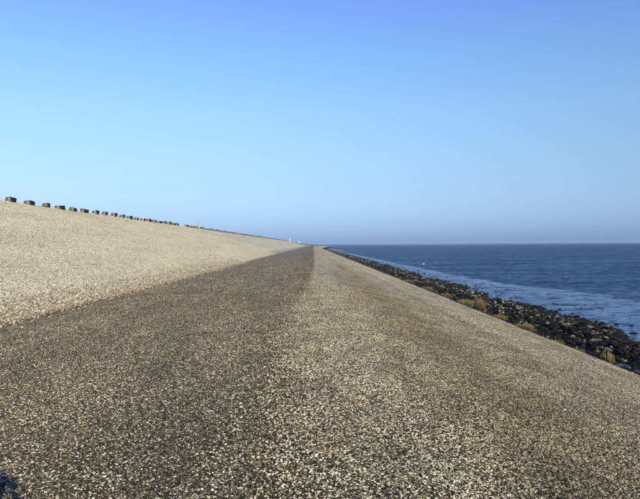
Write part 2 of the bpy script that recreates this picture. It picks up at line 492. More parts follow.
# ------------------------------------------------------------------ pebbles on the near ground (real stones)
def stone_mat(name, stops, tone=None, gain=(1, 1, 1)):
    m = NT(name)
    oi = m.n.new('ShaderNodeObjectInfo')
    c = m.ramp(oi.outputs['Random'], stops)
    n_ = m.noise(m.pos(), 300, 3, .6)
    c = m.mix(1.0, c, m.rng(n_, .3, .7, .75, 1.2), 'MULTIPLY')
    c = m.mix(1.0, c, gain, 'MULTIPLY')
    if tone: c = m.mix(1.0, c, tone(m), 'MULTIPLY')
    return m, c, oi
m, c, oi = stone_mat('road_stone', [(0, (.008, .007, .005)), (.36, (.028, .024, .016)), (.56, (.085, .072, .048)), (.72, (.15, .143, .11)), (.84, (.30, .265, .18)), (.92, (.48, .46, .38)), (.97, (.90, .88, .80)), (1, (.92, .90, .84))], road_tone, (.94, .88, .74))
M_RSTONE = m.fin(c, .75, None, .35)
m, c, oi = stone_mat('shoulder_stone', [(0, (.008, .007, .005)), (.30, (.035, .026, .014)), (.46, (.13, .10, .055)), (.60, (.28, .255, .18)), (.75, (.48, .43, .30)), (.88, (.78, .74, .60)), (.96, (.90, .88, .80)), (1, (.92, .90, .84))], shoulder_tone, (.83, .795, .69))
M_SSTONE = m.fin(c, .75, None, .35)

def gn_group(name, mat, size):
    ng = bpy.data.node_groups.new(name, 'GeometryNodeTree')
    ng.interface.new_socket('Geometry', in_out='INPUT', socket_type='NodeSocketGeometry')
    ng.interface.new_socket('Geometry', in_out='OUTPUT', socket_type='NodeSocketGeometry')
    N, L = ng.nodes, ng.links
    gi, go = N.new('NodeGroupInput'), N.new('NodeGroupOutput')
    join = N.new('GeometryNodeJoinGeometry')
    for k in range(6):
        ico = N.new('GeometryNodeMeshIcoSphere')
        ico.inputs['Radius'].default_value = size
        ico.inputs['Subdivisions'].default_value = 1
        sp = N.new('GeometryNodeSetPosition')
        rv = N.new('FunctionNodeRandomValue'); rv.data_type = 'FLOAT_VECTOR'
        a = size * 0.42
        rv.inputs[0].default_value = (-a, -a, -a * .8); rv.inputs[1].default_value = (a, a, a * .8)
        rv.inputs['Seed'].default_value = k * 7 + 1
        L.new(ico.outputs['Mesh'], sp.inputs['Geometry']); L.new(rv.outputs[0], sp.inputs['Offset'])
        tr = N.new('GeometryNodeTransform')
        tr.inputs['Scale'].default_value = (1.0 + .25 * (k % 3), 1.0, 0.78 + .10 * (k % 2))
        L.new(sp.outputs[0], tr.inputs[0])
        smt = N.new('GeometryNodeSetMaterial'); smt.inputs['Material'].default_value = mat
        L.new(tr.outputs[0], smt.inputs[0])
        g2i = N.new('GeometryNodeGeometryToInstance')
        L.new(smt.outputs[0], g2i.inputs[0]); L.new(g2i.outputs[0], join.inputs[0])
    iop = N.new('GeometryNodeInstanceOnPoints')
    L.new(gi.outputs[0], iop.inputs['Points']); L.new(join.outputs[0], iop.inputs['Instance'])
    iop.inputs['Pick Instance'].default_value = True
    ri = N.new('FunctionNodeRandomValue'); ri.data_type = 'INT'
    ri.inputs[4].default_value = 0; ri.inputs[5].default_value = 5
    L.new(ri.outputs[2], iop.inputs['Instance Index'])
    rr = N.new('FunctionNodeRandomValue'); rr.data_type = 'FLOAT_VECTOR'
    rr.inputs[0].default_value = (-.5, -.5, 0); rr.inputs[1].default_value = (.5, .5, 6.28)
    L.new(rr.outputs[0], iop.inputs['Rotation'])
    at = N.new('GeometryNodeInputNamedAttribute'); at.data_type = 'FLOAT'
    at.inputs['Name'].default_value = 'size'
    L.new(at.outputs['Attribute'], iop.inputs['Scale'])
    L.new(iop.outputs[0], go.inputs[0])
    return ng

rng = np.random.default_rng(11)
NEAR0, NEAR1 = 2.6, 27.0
def points(x0f, x1f, dens, near=8.0):
    """random points in the wedge the camera sees (a metre to spare each side)"""
    out = []
    step = 0.25
    yv = NEAR0
    while yv < NEAR1:
        half = yv * 0.56 + 1.5
        xa, xb = max(-half, x0f(yv)), min(half, x1f(yv))
        if xb > xa:
            f = 1.0 if yv < near else max(0.0, 1 - (yv - near) / (NEAR1 - near)) ** 1.0
            k = int((xb - xa) * step * dens * f)
            pts = np.stack([rng.uniform(xa, xb, k), rng.uniform(yv, yv + step, k)], 1)
            out.append(pts)
        yv += step
    return np.concatenate(out)
def surf_np(P):
    """height at many points: sampled from the same surface on a grid"""
    gx = np.arange(-18, 18.01, 0.1); gy = np.arange(2, 28.01, 0.28)
    G = np.array([[surf(a, b) for a in gx] for b in gy])
    fx = (P[:, 0] - gx[0]) / 0.1; fy = (P[:, 1] - gy[0]) / 0.28
    ix = np.clip(fx.astype(int), 0, len(gx) - 2); iy = np.clip(fy.astype(int), 0, len(gy) - 2)
    tx, ty = fx - ix, fy - iy
    return (G[iy, ix] * (1 - tx) * (1 - ty) + G[iy, ix + 1] * tx * (1 - ty) + G[iy + 1, ix] * (1 - tx) * ty + G[iy + 1, ix + 1] * tx * ty)
def scatter(name, P, mat, size, smin, smax, label, lift):
    sc = rng.uniform(0, 1, len(P)) ** 1.6 * (smax - smin) + smin
    z = surf_np(P) + lift
    me = bpy.data.meshes.new(name)
    me.vertices.add(len(P))
    co = np.column_stack([P, z]).astype(np.float32)
    me.vertices.foreach_set('co', co.ravel())
    at = me.attributes.new('size', 'FLOAT', 'POINT')
    at.data.foreach_set('value', sc.astype(np.float32))
    o = obj(name, me)
    mod = o.modifiers.new('stones', 'NODES')
    mod.node_group = gn_group(name + '_nodes', mat, size)
    tag(o, label, 'gravel', kind='stuff')
    return o
# patchy road edge: stones thin out irregularly
def pnoise(P, sx, sy, o):
    return np.array([mnoise.noise(Vector((a * sx, b * sy, o))) for a, b in P])
Pr = points(lambda y_: ROAD_L + .3, lambda y_: road_r(y_) + 0.6, 14500)
nz_ = pnoise(Pr, .55, .35, 5.0) + .5 * pnoise(Pr, 2.2, 1.6, 9.0)
bare_ = np.clip((nz_ - .30) * 4, 0, 1) * np.clip((-1.2 - Pr[:, 0]) / 2.0, 0, 1)      # bitumen bled up between the chippings
bare_ = np.maximum(bare_, np.clip((ROAD_L + .45 + .5 * nz_ - Pr[:, 0]) / .3, 0, 1) * np.clip((20 - Pr[:, 1]) / 8, 0, 1))
cr_y = 11.7 + .10 * np.sin(Pr[:, 0] * 3.1) + .05 * np.sin(Pr[:, 0] * 11)
crack = (np.abs(Pr[:, 1] - cr_y) < .05) & (Pr[:, 0] > -2.3) & (Pr[:, 0] < -.6)
Pr = Pr[(rng.uniform(0, 1, len(Pr)) > bare_ * .8) & ~crack]
scatter('road_gravel', Pr, M_RSTONE, 0.0041, .55, 2.1, 'small dark stone chippings bound into the near road', 0.003)
Ps = points(lambda y_: road_r(y_) - .5, lambda y_: EDGE_X, 12500)
edge = np.array([road_r(v) for v in Ps[:, 1]])
keep = rng.uniform(0, 1, len(Ps)) < np.clip((Ps[:, 0] - edge + .22) / .85, 0.03, 1)
# thinner on the dark tracks
Ps = Ps[keep]
scatter('shoulder_gravel', Ps, M_SSTONE, 0.0049, .55, 2.1, 'coarse pale and brown stone chippings on the near shoulder', 0.009)

def far_points(x0, x1, ya, yb, dens, fade):
    n = int((x1 - x0) * (yb - ya) * dens)
    P = np.stack([rng.uniform(x0, x1, n), rng.uniform(ya, yb, n)], 1)
    k = rng.uniform(0, 1, n) < np.clip(1 - (P[:, 1] - fade) / (yb - fade), 0.0, 1)
    k &= np.abs(P[:, 0] - 0.01 * P[:, 1]) < P[:, 1] * .56 + 1.5
    return P[k]
def surf_far(P):
    gx = np.arange(-21, 9.51, 0.5); gy = np.arange(4, 131, 1.0)
    G = np.array([[surf(a, b) for a in gx] for b in gy])
    fx = (P[:, 0] - gx[0]) / .5; fy = P[:, 1] - gy[0]
    ix = np.clip(fx.astype(int), 0, len(gx) - 2); iy = np.clip(fy.astype(int), 0, len(gy) - 2)
    tx, ty = fx - ix, fy - iy
    return (G[iy, ix] * (1 - tx) * (1 - ty) + G[iy, ix + 1] * tx * (1 - ty) + G[iy + 1, ix] * (1 - tx) * ty + G[iy + 1, ix + 1] * tx * ty)
m, c, oi = stone_mat('slope_stone', [(0, (.06, .05, .03)), (.12, (.26, .23, .165)), (.30, (.50, .455, .35)), (.65, (.60, .555, .43)), (.90, (.70, .66, .53)), (1, (.86, .84, .74))], slope_tone, (.69, .70, .665))
M_LSTONE = m.fin(c, .85, None, .2)
_near_surf = surf_np
surf_np = surf_far
P1 = far_points(CREST_X, ROAD_L - .1, 9, 128, 520, 14)
P1 = P1[(np.abs(P1[:, 0]) > 0)]
scatter('slope_gravel', P1, M_LSTONE, 0.0118, .5, 2.0, 'pale stones bound into the left dike slope', 0.002)
P2 = far_points(-1.0, EDGE_X - .05, 17, 110, 520, 22)
e2 = np.array([road_r(v) for v in P2[:, 1]])
P2 = P2[rng.uniform(0, 1, len(P2)) < np.clip((P2[:, 0] - e2 + .12) / .35, .0, 1)]
scatter('lower_gravel', P2, M_SSTONE, 0.0095, .6, 1.7, 'coarse stones farther along the seaward slope', 0.002)
P3 = far_points(ROAD_L + .4, -.1, 17, 90, 480, 22)
scatter('far_road_gravel', P3, M_RSTONE, 0.0080, .6, 1.7, 'dark chippings standing out of the road farther away', 0.001)
# brown loose stones collected along the foot of the slope
n_ = 42000
P4 = np.stack([ROAD_L - np.abs(rng.normal(0, .60, n_)) + .16 + .22 * rng.normal(0, 1, n_) * (rng.uniform(0, 1, n_) < .4), rng.uniform(8, 60, n_)], 1)
m, c, oi = stone_mat('foot_stone', [(0, (.03, .022, .014)), (.35, (.12, .085, .045)), (.65, (.28, .22, .13)), (.9, (.50, .44, .32)), (1, (.75, .72, .62))])
scatter('foot_gravel', P4, m.fin(c, .85, None, .2), 0.011, .5, 2.0, 'loose brown stones gathered along the left edge of the road', 0.004)
surf_np = _near_surf

# ------------------------------------------------------------------ blocks along the crest
mk = NT('block_concrete')
cc = mk.ramp(mk.noise(mk.objpos(), 5.0, 6, .7), [(.36, (.02, .02, .018)), (.50, (.09, .08, .06)), (.66, (.30, .27, .20))])
M_BLOCK = mk.fin(cc, .9, mk.bump(mk.noise(mk.objpos(), 14, 5, .7), .7, .04), .25)
mk = NT('block_shaded_side')  # near-black colour stands in for shade on the block sides
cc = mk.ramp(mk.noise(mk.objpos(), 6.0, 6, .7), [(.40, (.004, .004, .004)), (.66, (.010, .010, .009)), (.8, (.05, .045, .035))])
M_BLOCK_SHADE = mk.fin(cc, .7, mk.bump(mk.noise(mk.objpos(), 14, 5, .7), .7, .04), .35)

def block_mesh(k):
    r = random.Random(100 + k)
    bm = bmesh.new()
    bmesh.ops.create_cube(bm, size=1)
    bmesh.ops.scale(bm, vec=(.44, .98, .31), verts=bm.verts)
    bmesh.ops.bevel(bm, geom=bm.edges[:], offset=.05, segments=1, affect='EDGES')
    bmesh.ops.subdivide_edges(bm, edges=[e for e in bm.edges if e.calc_length() > .3], cuts=2, use_grid_fill=True)
    for v in bm.verts:
        v.co += Vector((r.uniform(-.035, .035), r.uniform(-.05, .05), r.uniform(-.035, .035)))
        if v.co.z > 0: v.co.z += .05 * math.sin(v.co.y * 4 + k * 2) * (1 if k % 2 else -.6)
        v.co.z += .14
    me = bpy.data.meshes.new('crest_block')
    me.materials.append(M_BLOCK); me.materials.append(M_BLOCK_SHADE)
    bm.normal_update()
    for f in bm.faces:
        f.material_index = 1 if (f.normal.x > .6 or f.normal.y > .6) else 0  # seaward and far faces take the painted shade
    bm.to_mesh(me); bm.free()
    return me
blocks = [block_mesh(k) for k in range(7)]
ORD = ['first', 'second', 'third', 'fourth', 'fifth', 'sixth', 'seventh', 'eighth', 'ninth', 'tenth', 'eleventh', 'twelfth', 'thirteenth',
       'fourteenth', 'fifteenth', 'sixteenth', 'seventeenth', 'eighteenth', 'nineteenth', 'twentieth']
i = 0
yv = 43.9
seq = [43.7, 46.6, 49.4, 52.1, 54.9, 57.6, 60.6, 63.4]
while yv < 555:
    if i < 8: yv = seq[i]
    else: yv += 2.8
    if 98.0 < yv < 102: yv += 4.4
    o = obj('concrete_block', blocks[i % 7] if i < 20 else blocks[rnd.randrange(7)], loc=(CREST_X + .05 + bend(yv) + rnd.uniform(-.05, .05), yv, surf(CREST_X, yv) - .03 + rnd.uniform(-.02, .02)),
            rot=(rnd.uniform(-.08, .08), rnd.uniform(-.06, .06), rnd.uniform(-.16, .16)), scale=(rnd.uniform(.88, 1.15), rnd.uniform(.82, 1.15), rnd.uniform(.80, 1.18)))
    if yv < 99:
        lb = f'{ORD[i]} dark weathered concrete block from the left end of the crest row'
    elif yv < 113:
        lb = 'dark concrete block on the crest between the gap in the row and the square post'
    else:
        lb = 'tiny dark concrete block in the far close stretch of the crest row beyond the post'
    tag(o, lb, 'concrete block', 'concrete blocks along the dike crest')
    i += 1

# ------------------------------------------------------------------ posts on the crest
mp = NT('post_concrete')
M_POST = mp.fin(mp.ramp(mp.noise(mp.objpos(), 4, 5, .7), [(.35, (.20, .19, .13)), (.65, (.38, .36, .27))]), .9, mp.bump(mp.noise(mp.objpos(), 20, 4, .6), .5, .02), .2)
mp = NT('white_paint')
M_WHITE = mp.fin(mp.ramp(mp.noise(mp.objpos(), 3, 4, .6), [(.3, (.62, .62, .60)), (.6, (.8, .8, .78))]), .6, None, .4)
def post(name, w, h, mat, capmat, loc, label, cat, cap=.06, pyramid=.08):
    root = bpy.data.objects.new(name, None); link(root)
    root.location = loc; root.rotation_euler = (0, R(1.5), R(12))
    tag(root, label, cat)
    bm = bmesh.new(); bmesh.ops.create_cube(bm, size=1)
    for v in bm.verts:
        k = 1.0 if v.co.z < 0 else .86
        v.co = Vector((v.co.x * w * k, v.co.y * w * k, (v.co.z + .5) * h))
    bmesh.ops.bevel(bm, geom=bm.edges[:], offset=w * .06, segments=1, affect='EDGES')
    me = bpy.data.meshes.new('shaft'); me.materials.append(mat); bm.to_mesh(me); bm.free()
    obj('shaft', me, root)
    bm = bmesh.new(); bmesh.ops.create_cube(bm, size=1)
    for v in bm.verts:
        v.co = Vector((v.co.x * w * .98, v.co.y * w * .98, h - .01 + (v.co.z + .5) * cap))
    bmesh.ops.create_cone(bm, cap_ends=True, segments=4, radius1=w * .66, radius2=w * .1, depth=pyramid,
                          matrix=Matrix.Translation((0, 0, h + cap + pyramid / 2 - .012)) @ Matrix.Rotation(R(45), 4, 'Z'))
    me = bpy.data.meshes.new('cap'); me.materials.append(capmat); bm.to_mesh(me); bm.free()
    obj('cap', me, root)
    return root
def crest_pt(yv, dx=.1, dz=-.05): return (CREST_X + dx + bend(yv), yv, surf(CREST_X, yv) + dz)
post('concrete_post', .38, 1.12, M_POST, M_POST, crest_pt(112.5, .5), 'stout square grey concrete post standing on the dike crest after the gap in the blocks', 'post')
post('marker_post', .13, .72, M_POST, M_WHITE, crest_pt(76.2, .35, -.42), 'small pale marker post in front of the crest blocks, left of the gap', 'post', .04, .03)
post('marker_post', .11, .62, M_POST, M_WHITE, crest_pt(101.6, .2, -.05), 'thin short marker post at the near end of the far row, beside the gap', 'post', .04, .03)
post('beacon_post', .5, 2.2, M_WHITE, M_WHITE, crest_pt(552, .5, -.2), 'white beacon post at the far end of the crest, where the grass begins', 'beacon', .15, .3)
post('beacon_post', .9, 1.6, M_WHITE, M_WHITE, (bend(760) - 20.5, 760, surf(CREST_X, 760) - .3), 'small white pointed marker on the far grassy end of the dike', 'beacon', .15, .9)

# ------------------------------------------------------------------ rubble stones
mr = NT('shore_rock')
oi = mr.n.new('ShaderNodeObjectInfo')
P = mr.pos()
x, yy, z = mr.xyz(P)
nz = mr.noise(P, 3.0, 5, .65)
lvl = mr.math('ADD', z, mr.math('MULTIPLY', nz, .55))
lvl = mr.math('ADD', lvl, mr.math('MULTIPLY', mr.math('POWER', mr.xyz(mr.voro(P, 2.6, out='Color'))[0], 2.0), .42))
dry = mr.rng(lvl, SEA_Z + .84, SEA_Z + .96)
tan = mr.ramp(mr.noise(P, 9, 5, .7), [(.34, (.05, .045, .028)), (.5, (.16, .15, .095)), (.7, (.34, .31, .22))])
weed = mr.ramp(mr.noise(P, 12, 5, .7), [(.35, (.004, .004, .004)), (.6, (.016, .015, .012)), (.8, (.05, .045, .025))])
rc = mr.mix(dry, weed, tan)
M_ROCK = mr.fin(rc, mr.rng(dry, 0, 1, .6, .9), mr.bump(mr.noise(P, 16, 5, .7), .8, .05), .14)

def rock_verts(k, sub=2):
    r = random.Random(500 + k)
    bm = bmesh.new()
    bmesh.ops.create_icosphere(bm, subdivisions=sub, radius=.5)
    off = Vector((r.uniform(0, 50), r.uniform(0, 50), 0))
    planes = [(Vector((r.gauss(0, 1), r.gauss(0, 1), r.gauss(0, .8))).normalized(), r.uniform(.27, .40)) for _ in range(9)]
    for v in bm.verts:
        for nrm, d in planes:
            t = v.co.dot(nrm) - d
            if t > 0: v.co -= nrm * t
        v.co += v.co.normalized() * .13 * mnoise.noise(v.co * 5 + off)
        v.co.x *= 1.35; v.co.y *= 1.0 + .1 * (k % 3); v.co.z *= .8
    vs = np.array([v.co[:] for v in bm.verts]); fs = np.array([[w.index for w in f.verts] for f in bm.faces])
    bm.free()
    return vs, fs
rock_me = []
for k in range(14):
    vs, fs = rock_verts(k)
    rock_me.append(mesh_np('rock', vs, fs, M_ROCK))
lowrock = [rock_verts(k + 30, 1) for k in range(10)]

def outer_x(yv): return 16.3 + .55 * math.sin(yv * .19) + .4 * math.sin(yv * .53 + 1) + (1.2 if yv < 30 else 0) * (30 - yv) / 15
def inner_x(yv): return 11.3 + .4 * math.sin(yv * .23 + 2)
rocks = []
yv = 13.0
while yv < 560:
    dens = 20.0 if yv < 90 else (9.0 if yv < 200 else 4.5)
    dy = .5
    a, b = inner_x(yv), outer_x(yv)
    k = int((b - a) * dy * dens * .62 + rnd.random())
    for _ in range(k):
        xx_ = rnd.uniform(a, b); t = (xx_ - a) / (b - a)
        s = rnd.choice((.14, .17, .20, .24, .28, .32, .46)) * (.7 if xx_ < 13.2 else 1.0) * rnd.uniform(.85, 1.15) * (1 if yv < 200 else 1.6)
        top = math.sin(math.pi * min(1, max(0, t * .8 + .1)) ** 1.3) * .24
        rocks.append((xx_, yv + rnd.uniform(0, dy), EDGE_Z - 1.24 - .16 * t + top * rnd.uniform(.35, 1) + .02, s))
    # outliers in the shallow water
    if rnd.random() < .40 * dy * 2 and yv < 260:
        xx_ = b + abs(rnd.gauss(0, .9))
        if xx_ < tide_x(yv) - .8: rocks.append((xx_, yv + rnd.uniform(0, dy), SEA_Z + .02, rnd.uniform(.15, .38)))
    # a few strays on the berm
    if rnd.random() < .5:
        rocks.append((rnd.uniform(10.2, a), yv, EDGE_Z - 1.16, rnd.uniform(.12, .26)))
    yv += dy
rocks.sort(key=lambda r_: r_[1] / r_[3])
big, rest = rocks[:300], rocks[300:]
for (xx_, yv, zz, s) in big:
    o = obj('shore_rock', rnd.choice(rock_me), loc=(xx_, yv, zz), rot=(rnd.uniform(-.4, .4), rnd.uniform(-.4, .4), rnd.uniform(0, 6.28)),
            scale=(s * rnd.uniform(.9, 1.3), s * rnd.uniform(.9, 1.2), s * rnd.uniform(.8, 1.1)))
    if zz < SEA_Z + .1 and xx_ > outer_x(yv):
        lb = 'low dark rock lying alone in the shallow water off the stone belt'
    elif xx_ < inner_x(yv):
        lb = 'stray dark rock on the wet strip between slope and stone belt'
    else:
        lb = 'rough dark stone in the near belt of seaweed blackened shore rocks'
    tag(o, lb, 'rock', 'loose rocks along the shore')
VV, FF, off = [], [], 0
for (xx_, yv, zz, s) in rest:
    vs, fs = lowrock[rnd.randrange(10)]
    a = rnd.uniform(0, 6.28)
    ca, sa = math.cos(a), math.sin(a)
    w = vs * np.array([s * rnd.uniform(.9, 1.3), s * rnd.uniform(.9, 1.2), s * rnd.uniform(.75, 1.15)])
    w = np.column_stack([w[:, 0] * ca - w[:, 1] * sa, w[:, 0] * sa + w[:, 1] * ca, w[:, 2]]) + np.array([xx_, yv, zz])
    VV.append(w); FF.append(fs + off); off += len(vs)
far_r = obj('rock_belt', mesh_np('rock_belt', np.concatenate(VV).tolist(), np.concatenate(FF).tolist(), M_ROCK))
tag(far_r, 'belt of black shore rocks with pale tops stretching into the distance', 'rocks', kind='stuff')

# flat seaweed mats in the shallow water
V, F = [], []
for _ in range(650):
    yv = 22 + 200 * rnd.random() ** 1.6
    a, b = outer_x(yv) - .2, tide_x(yv)
    xx_ = a + (b - a) * rnd.random() ** 3.0
    l, w = rnd.uniform(.10, .7), rnd.uniform(.03, .12)
    c0 = len(V); kN = 9; ang = rnd.uniform(-.5, .5)
    V.append((xx_, yv, SEA_Z + rnd.uniform(.025, .07)))
    for j in range(kN):
        t = j / kN * 2 * math.pi
        rr_ = rnd.uniform(.35, 1.3)
        dx, dy = math.cos(t) * l * rr_, math.sin(t) * w * 2 * rr_
        V.append((xx_ + dx * math.cos(ang) - dy * math.sin(ang), yv + dx * math.sin(ang) + dy * math.cos(ang), SEA_Z - .01))
    for j in range(kN): F.append((c0, c0 + 1 + j, c0 + 1 + (j + 1) % kN))
mt = NT('seaweed')
M_WEED = mt.fin(mt.ramp(mt.noise(mt.pos(), 9, 4, .7), [(.35, (.006, .007, .006)), (.65, (.028, .028, .018))]), .6, None, .3)
wd = obj('seaweed', mesh_np('seaweed', V, F, M_WEED))
tag(wd, 'dark patches of seaweed lying in the shallow water', 'seaweed', kind='stuff')

# ------------------------------------------------------------------ plants along the foot of the slope
def blade_mat(name, stops):
    b_ = NT(name)
    t_ = b_.math('MULTIPLY', b_.xyz(b_.objpos())[2], 1.0)
    r_ = b_.noise(b_.objpos(), 9, 3, .6)
    c_ = b_.ramp(b_.math('ADD', b_.math('MULTIPLY', t_, .5), b_.math('MULTIPLY', r_, .6)), stops)
    return b_.fin(c_, .8, None, .2)
M_RUST = blade_mat('rust_blades', [(.15, (.04, .028, .014)), (.45, (.125, .078, .034)), (.8, (.22, .15, .075))])
M_GOLD = blade_mat('gold_blades', [(.15, (.035, .035, .014)), (.4, (.115, .105, .042)), (.8, (.24, .20, .095))])
M_OLIVE = blade_mat('olive_blades', [(.15, (.05, .07, .015)), (.45, (.16, .19, .05)), (.8, (.34, .32, .12))])
M_STRAW = blade_mat('straw_blades', [(.15, (.035, .03, .015)), (.45, (.10, .08, .04)), (.8, (.22, .18, .09))])
def blades(seed, n, rad, h, lean=.25, wid=.012):
    r = random.Random(seed)
    V, F = [], []
    for _ in range(n):
        a = r.uniform(0, 6.28); d = rad * math.sqrt(r.random())
        bx, by = math.cos(a) * d, math.sin(a) * d
        hh_ = h * r.uniform(.45, 1.0) * (1 - .35 * d / rad)
        la = r.uniform(0, 6.28); ll = lean * hh_ * r.uniform(.2, 1.3)
        ex, ey = math.cos(la) * ll + bx * .35, math.sin(la) * ll + by * .35
        wa = r.uniform(0, 3.14); wx, wy = math.cos(wa) * wid, math.sin(wa) * wid
        c0 = len(V)
        V += [(bx - wx, by - wy, 0), (bx + wx, by + wy, 0),
              (bx + ex * .35 - wx, by + ey * .35 - wy, hh_ * .55), (bx + ex * .35 + wx, by + ey * .35 + wy, hh_ * .55),
              (bx + ex, by + ey, hh_)]
        F += [(c0, c0 + 1, c0 + 3, c0 + 2), (c0 + 2, c0 + 3, c0 + 4)]
        if r.random() < .4:   # seed head
            c1 = len(V); q_ = wid * 1.4
            V += [(bx + ex - q_, by + ey, hh_ - .02), (bx + ex + q_, by + ey, hh_ - .02), (bx + ex * 1.1, by + ey * 1.1, hh_ + .09), (bx + ex, by + ey + q_, hh_ + .01)]
            F += [(c1, c1 + 1, c1 + 2), (c1, c1 + 3, c1 + 2)]
    return V, F
def tuft(seed, px, mat, rad, h, n, label, dx=.25, dz=-.18, name='grass_tuft'):
    yv = EDGE_X * 640 / (px - 313.0)
    e = EDGE_X + 0.10 * math.sin(yv * .21)
    V, F = blades(seed, int(n * 2.2), rad * .62, h * .88, wid=.0035 + yv * .00012)
    o = obj(name, mesh_np(name, V, F, mat), loc=(e + dx, yv + dx * 1.6, EDGE_Z + dz), scale=(1.0, 1.5, 1))
    tag(o, label, 'grass tuft', 'grass tufts along the lower edge of the slope')
    return o
TUFTS = [
 (609, M_GOLD, .17, .50, 190, 'yellow green upright tuft standing alone near the right edge of the view, above the puddles'),
 (577, M_STRAW, .30, .16, 150, 'low straw coloured tuft just left of the lone yellow green tuft'),
 (557, M_STRAW, .32, .20, 160, 'low faded tuft halfway between the lone yellow green tuft and the yellow clump'),
 (524, M_GOLD, .42, .42, 260, 'broad yellow clump of grass against the black rocks'),
 (529, M_RUST, .22, .50, 150, 'small rusty tuft growing at the right side of the broad yellow clump'),
 (497, M_RUST, .40, .36, 220, 'medium orange brown tuft between the tall rusty one and the broad yellow clump'),
 (476, M_RUST, .33, .92, 330, 'tallest bright rusty orange tuft on the slope edge'),
 (461, M_GOLD, .55, .50, 260, 'yellow green clump directly left of the tallest rusty tuft'),
 (443, M_RUST, .35, .5, 160, 'dull orange tuft left of the yellow green clump'),
 (426, M_RUST, .5, .5, 160, 'wide brown orange tuft, second rusty clump left of the yellow green one'),
 (405, M_STRAW, .9, .40, 200, 'faint straw coloured tuft farthest along the slope edge'),
]
for k, (px, mat, rad, h, n, lb) in enumerate(TUFTS):
    tuft(40 + k, px, mat, rad, h, n, lb)
# thin ragged grass growing all along the lip
V, F = [], []
for k in range(1100):
    yv = 12 + 150 * rnd.random() ** 1.5
    e = EDGE_X + 0.10 * math.sin(yv * .21)
    dens = mnoise.noise(Vector((yv * .22, 0, 9)))
    if dens < -.2: continue
    hv = rnd.uniform(.10, .30) * (1 + dens)
    v_, f_ = blades(900 + k, 9, .14, hv, .6, .006 + yv * .0002)
    c0 = len(V); ox = e + rnd.uniform(.02, .5)
    V += [(a + ox, b + yv, c - .08 - (ox - e) * .9 + EDGE_Z) for a, b, c in v_]
    F += [tuple(j + c0 for j in f) for f in f_]
lipg = obj('edge_grass', mesh_np('edge_grass', V, F, M_STRAW))
tag(lipg, 'thin ragged dry grass along the lower edge of the slope', 'grass', kind='stuff')
# grass standing on the far crest
V, F = [], []
for k in range(900):
    yv = rnd.uniform(545, 1040)
    v_, f_ = blades(3000 + k, 3, .8, rnd.uniform(.2, .6), .6, .18)
    c0 = len(V); ox = CREST_X + bend(yv) + rnd.uniform(-1.2, .8)
    zz = surf(CREST_X, yv) - .05
    V += [(a + ox, b + yv, c + zz) for a, b, c in v_]
    F += [tuple(j + c0 for j in f) for f in f_]
fg = obj('far_grass', mesh_np('far_grass', V, F, M_OLIVE))
tag(fg, 'green grass on the far end of the dike crest', 'grass', kind='stuff')

# ------------------------------------------------------------------ loose single stones lying on the near slope
ml_ = NT('pale_stone')
M_PALE = ml_.fin(ml_.ramp(ml_.noise(ml_.objpos(), 6, 4, .6), [(.3, (.5, .47, .4)), (.7, (.78, .76, .7))]), .8, None, .3)
for (px, py, s, lb) in ((565, 412, .045, 'bright white stone lying on the lower right slope'), (546, 431, .032, 'small pale stone near the bright white one on the right slope')):
    # solve the ray against the sloping plane
    dx_, dz_ = (px - 313) / 640, -(py - 243.4) / 640
    yv = 3.0
    while EYE + dz_ * yv > surf(dx_ * yv, yv): yv += .01
    o = obj('pale_stone', rock_me[3], loc=(dx_ * yv, yv, surf(dx_ * yv, yv) + s * .2), rot=(.2, .1, 1), scale=(s, s, s))
    o.data = o.data.copy(); o.data.materials[0] = M_PALE
    tag(o, lb, 'stone')

# ------------------------------------------------------------------ white bird on the water
def gull():
    yv = (EYE - SEA_Z) * 640 / (264.3 - 243.9)
    root = bpy.data.objects.new('seagull', None); link(root)
    root.location = ((424 - 313) / 640 * yv, yv, SEA_Z + .02); root.rotation_euler = (0, 0, R(200)); root.scale = (.75, .75, .75)
    tag(root, 'tiny white seabird floating on the blue water', 'bird')
    bm = bmesh.new()
    bmesh.ops.create_uvsphere(bm, u_segments=14, v_segments=9, radius=.5)
    for v in bm.verts:
        tx = v.co.x
        v.co = Vector((v.co.x * .62, v.co.y * .24 * (1 - max(0, -tx) * 1.0), v.co.z * .22 + .06 + (.05 if tx < -.25 else 0)))
    for ang, rr_, cz in ((0, .055, .26),):
        bmesh.ops.create_uvsphere(bm, u_segments=10, v_segments=7, radius=rr_, matrix=Matrix.Translation((.29, 0, cz)))
    bmesh.ops.create_cone(bm, cap_ends=True, segments=8, radius1=.06, radius2=.04, depth=.18, matrix=Matrix.Translation((.26, 0, .16)) @ Matrix.Rotation(R(14), 4, 'Y'))
    me = bpy.data.meshes.new('body'); me.materials.append(M_WHITE); bm.to_mesh(me); bm.free()
    for p_ in me.polygons: p_.use_smooth = True
    obj('body', me, root)
    bk = NT('bill_yellow'); bk.fin((.6, .35, .05), .5)
    bm = bmesh.new()
    bmesh.ops.create_cone(bm, cap_ends=True, segments=6, radius1=.016, radius2=.004, depth=.07, matrix=Matrix.Translation((.37, 0, .255)) @ Matrix.Rotation(R(95), 4, 'Y'))
    me = bpy.data.meshes.new('bill'); me.materials.append(bk.m); bm.to_mesh(me); bm.free()
    obj('bill', me, root)
    wg = NT('wing_grey'); wg.fin((.42, .44, .47), .7)
    for sgn in (-1, 1):
        bm = bmesh.new(); bmesh.ops.create_uvsphere(bm, u_segments=10, v_segments=6, radius=.5)
        for v in bm.verts:
            v.co = Vector((v.co.x * .5 - .08, sgn * (.10 + v.co.y * .05), v.co.z * .13 + .11))
        me = bpy.data.meshes.new('wing'); me.materials.append(wg.m); bm.to_mesh(me); bm.free()
        obj('wing', me, root)
gull()

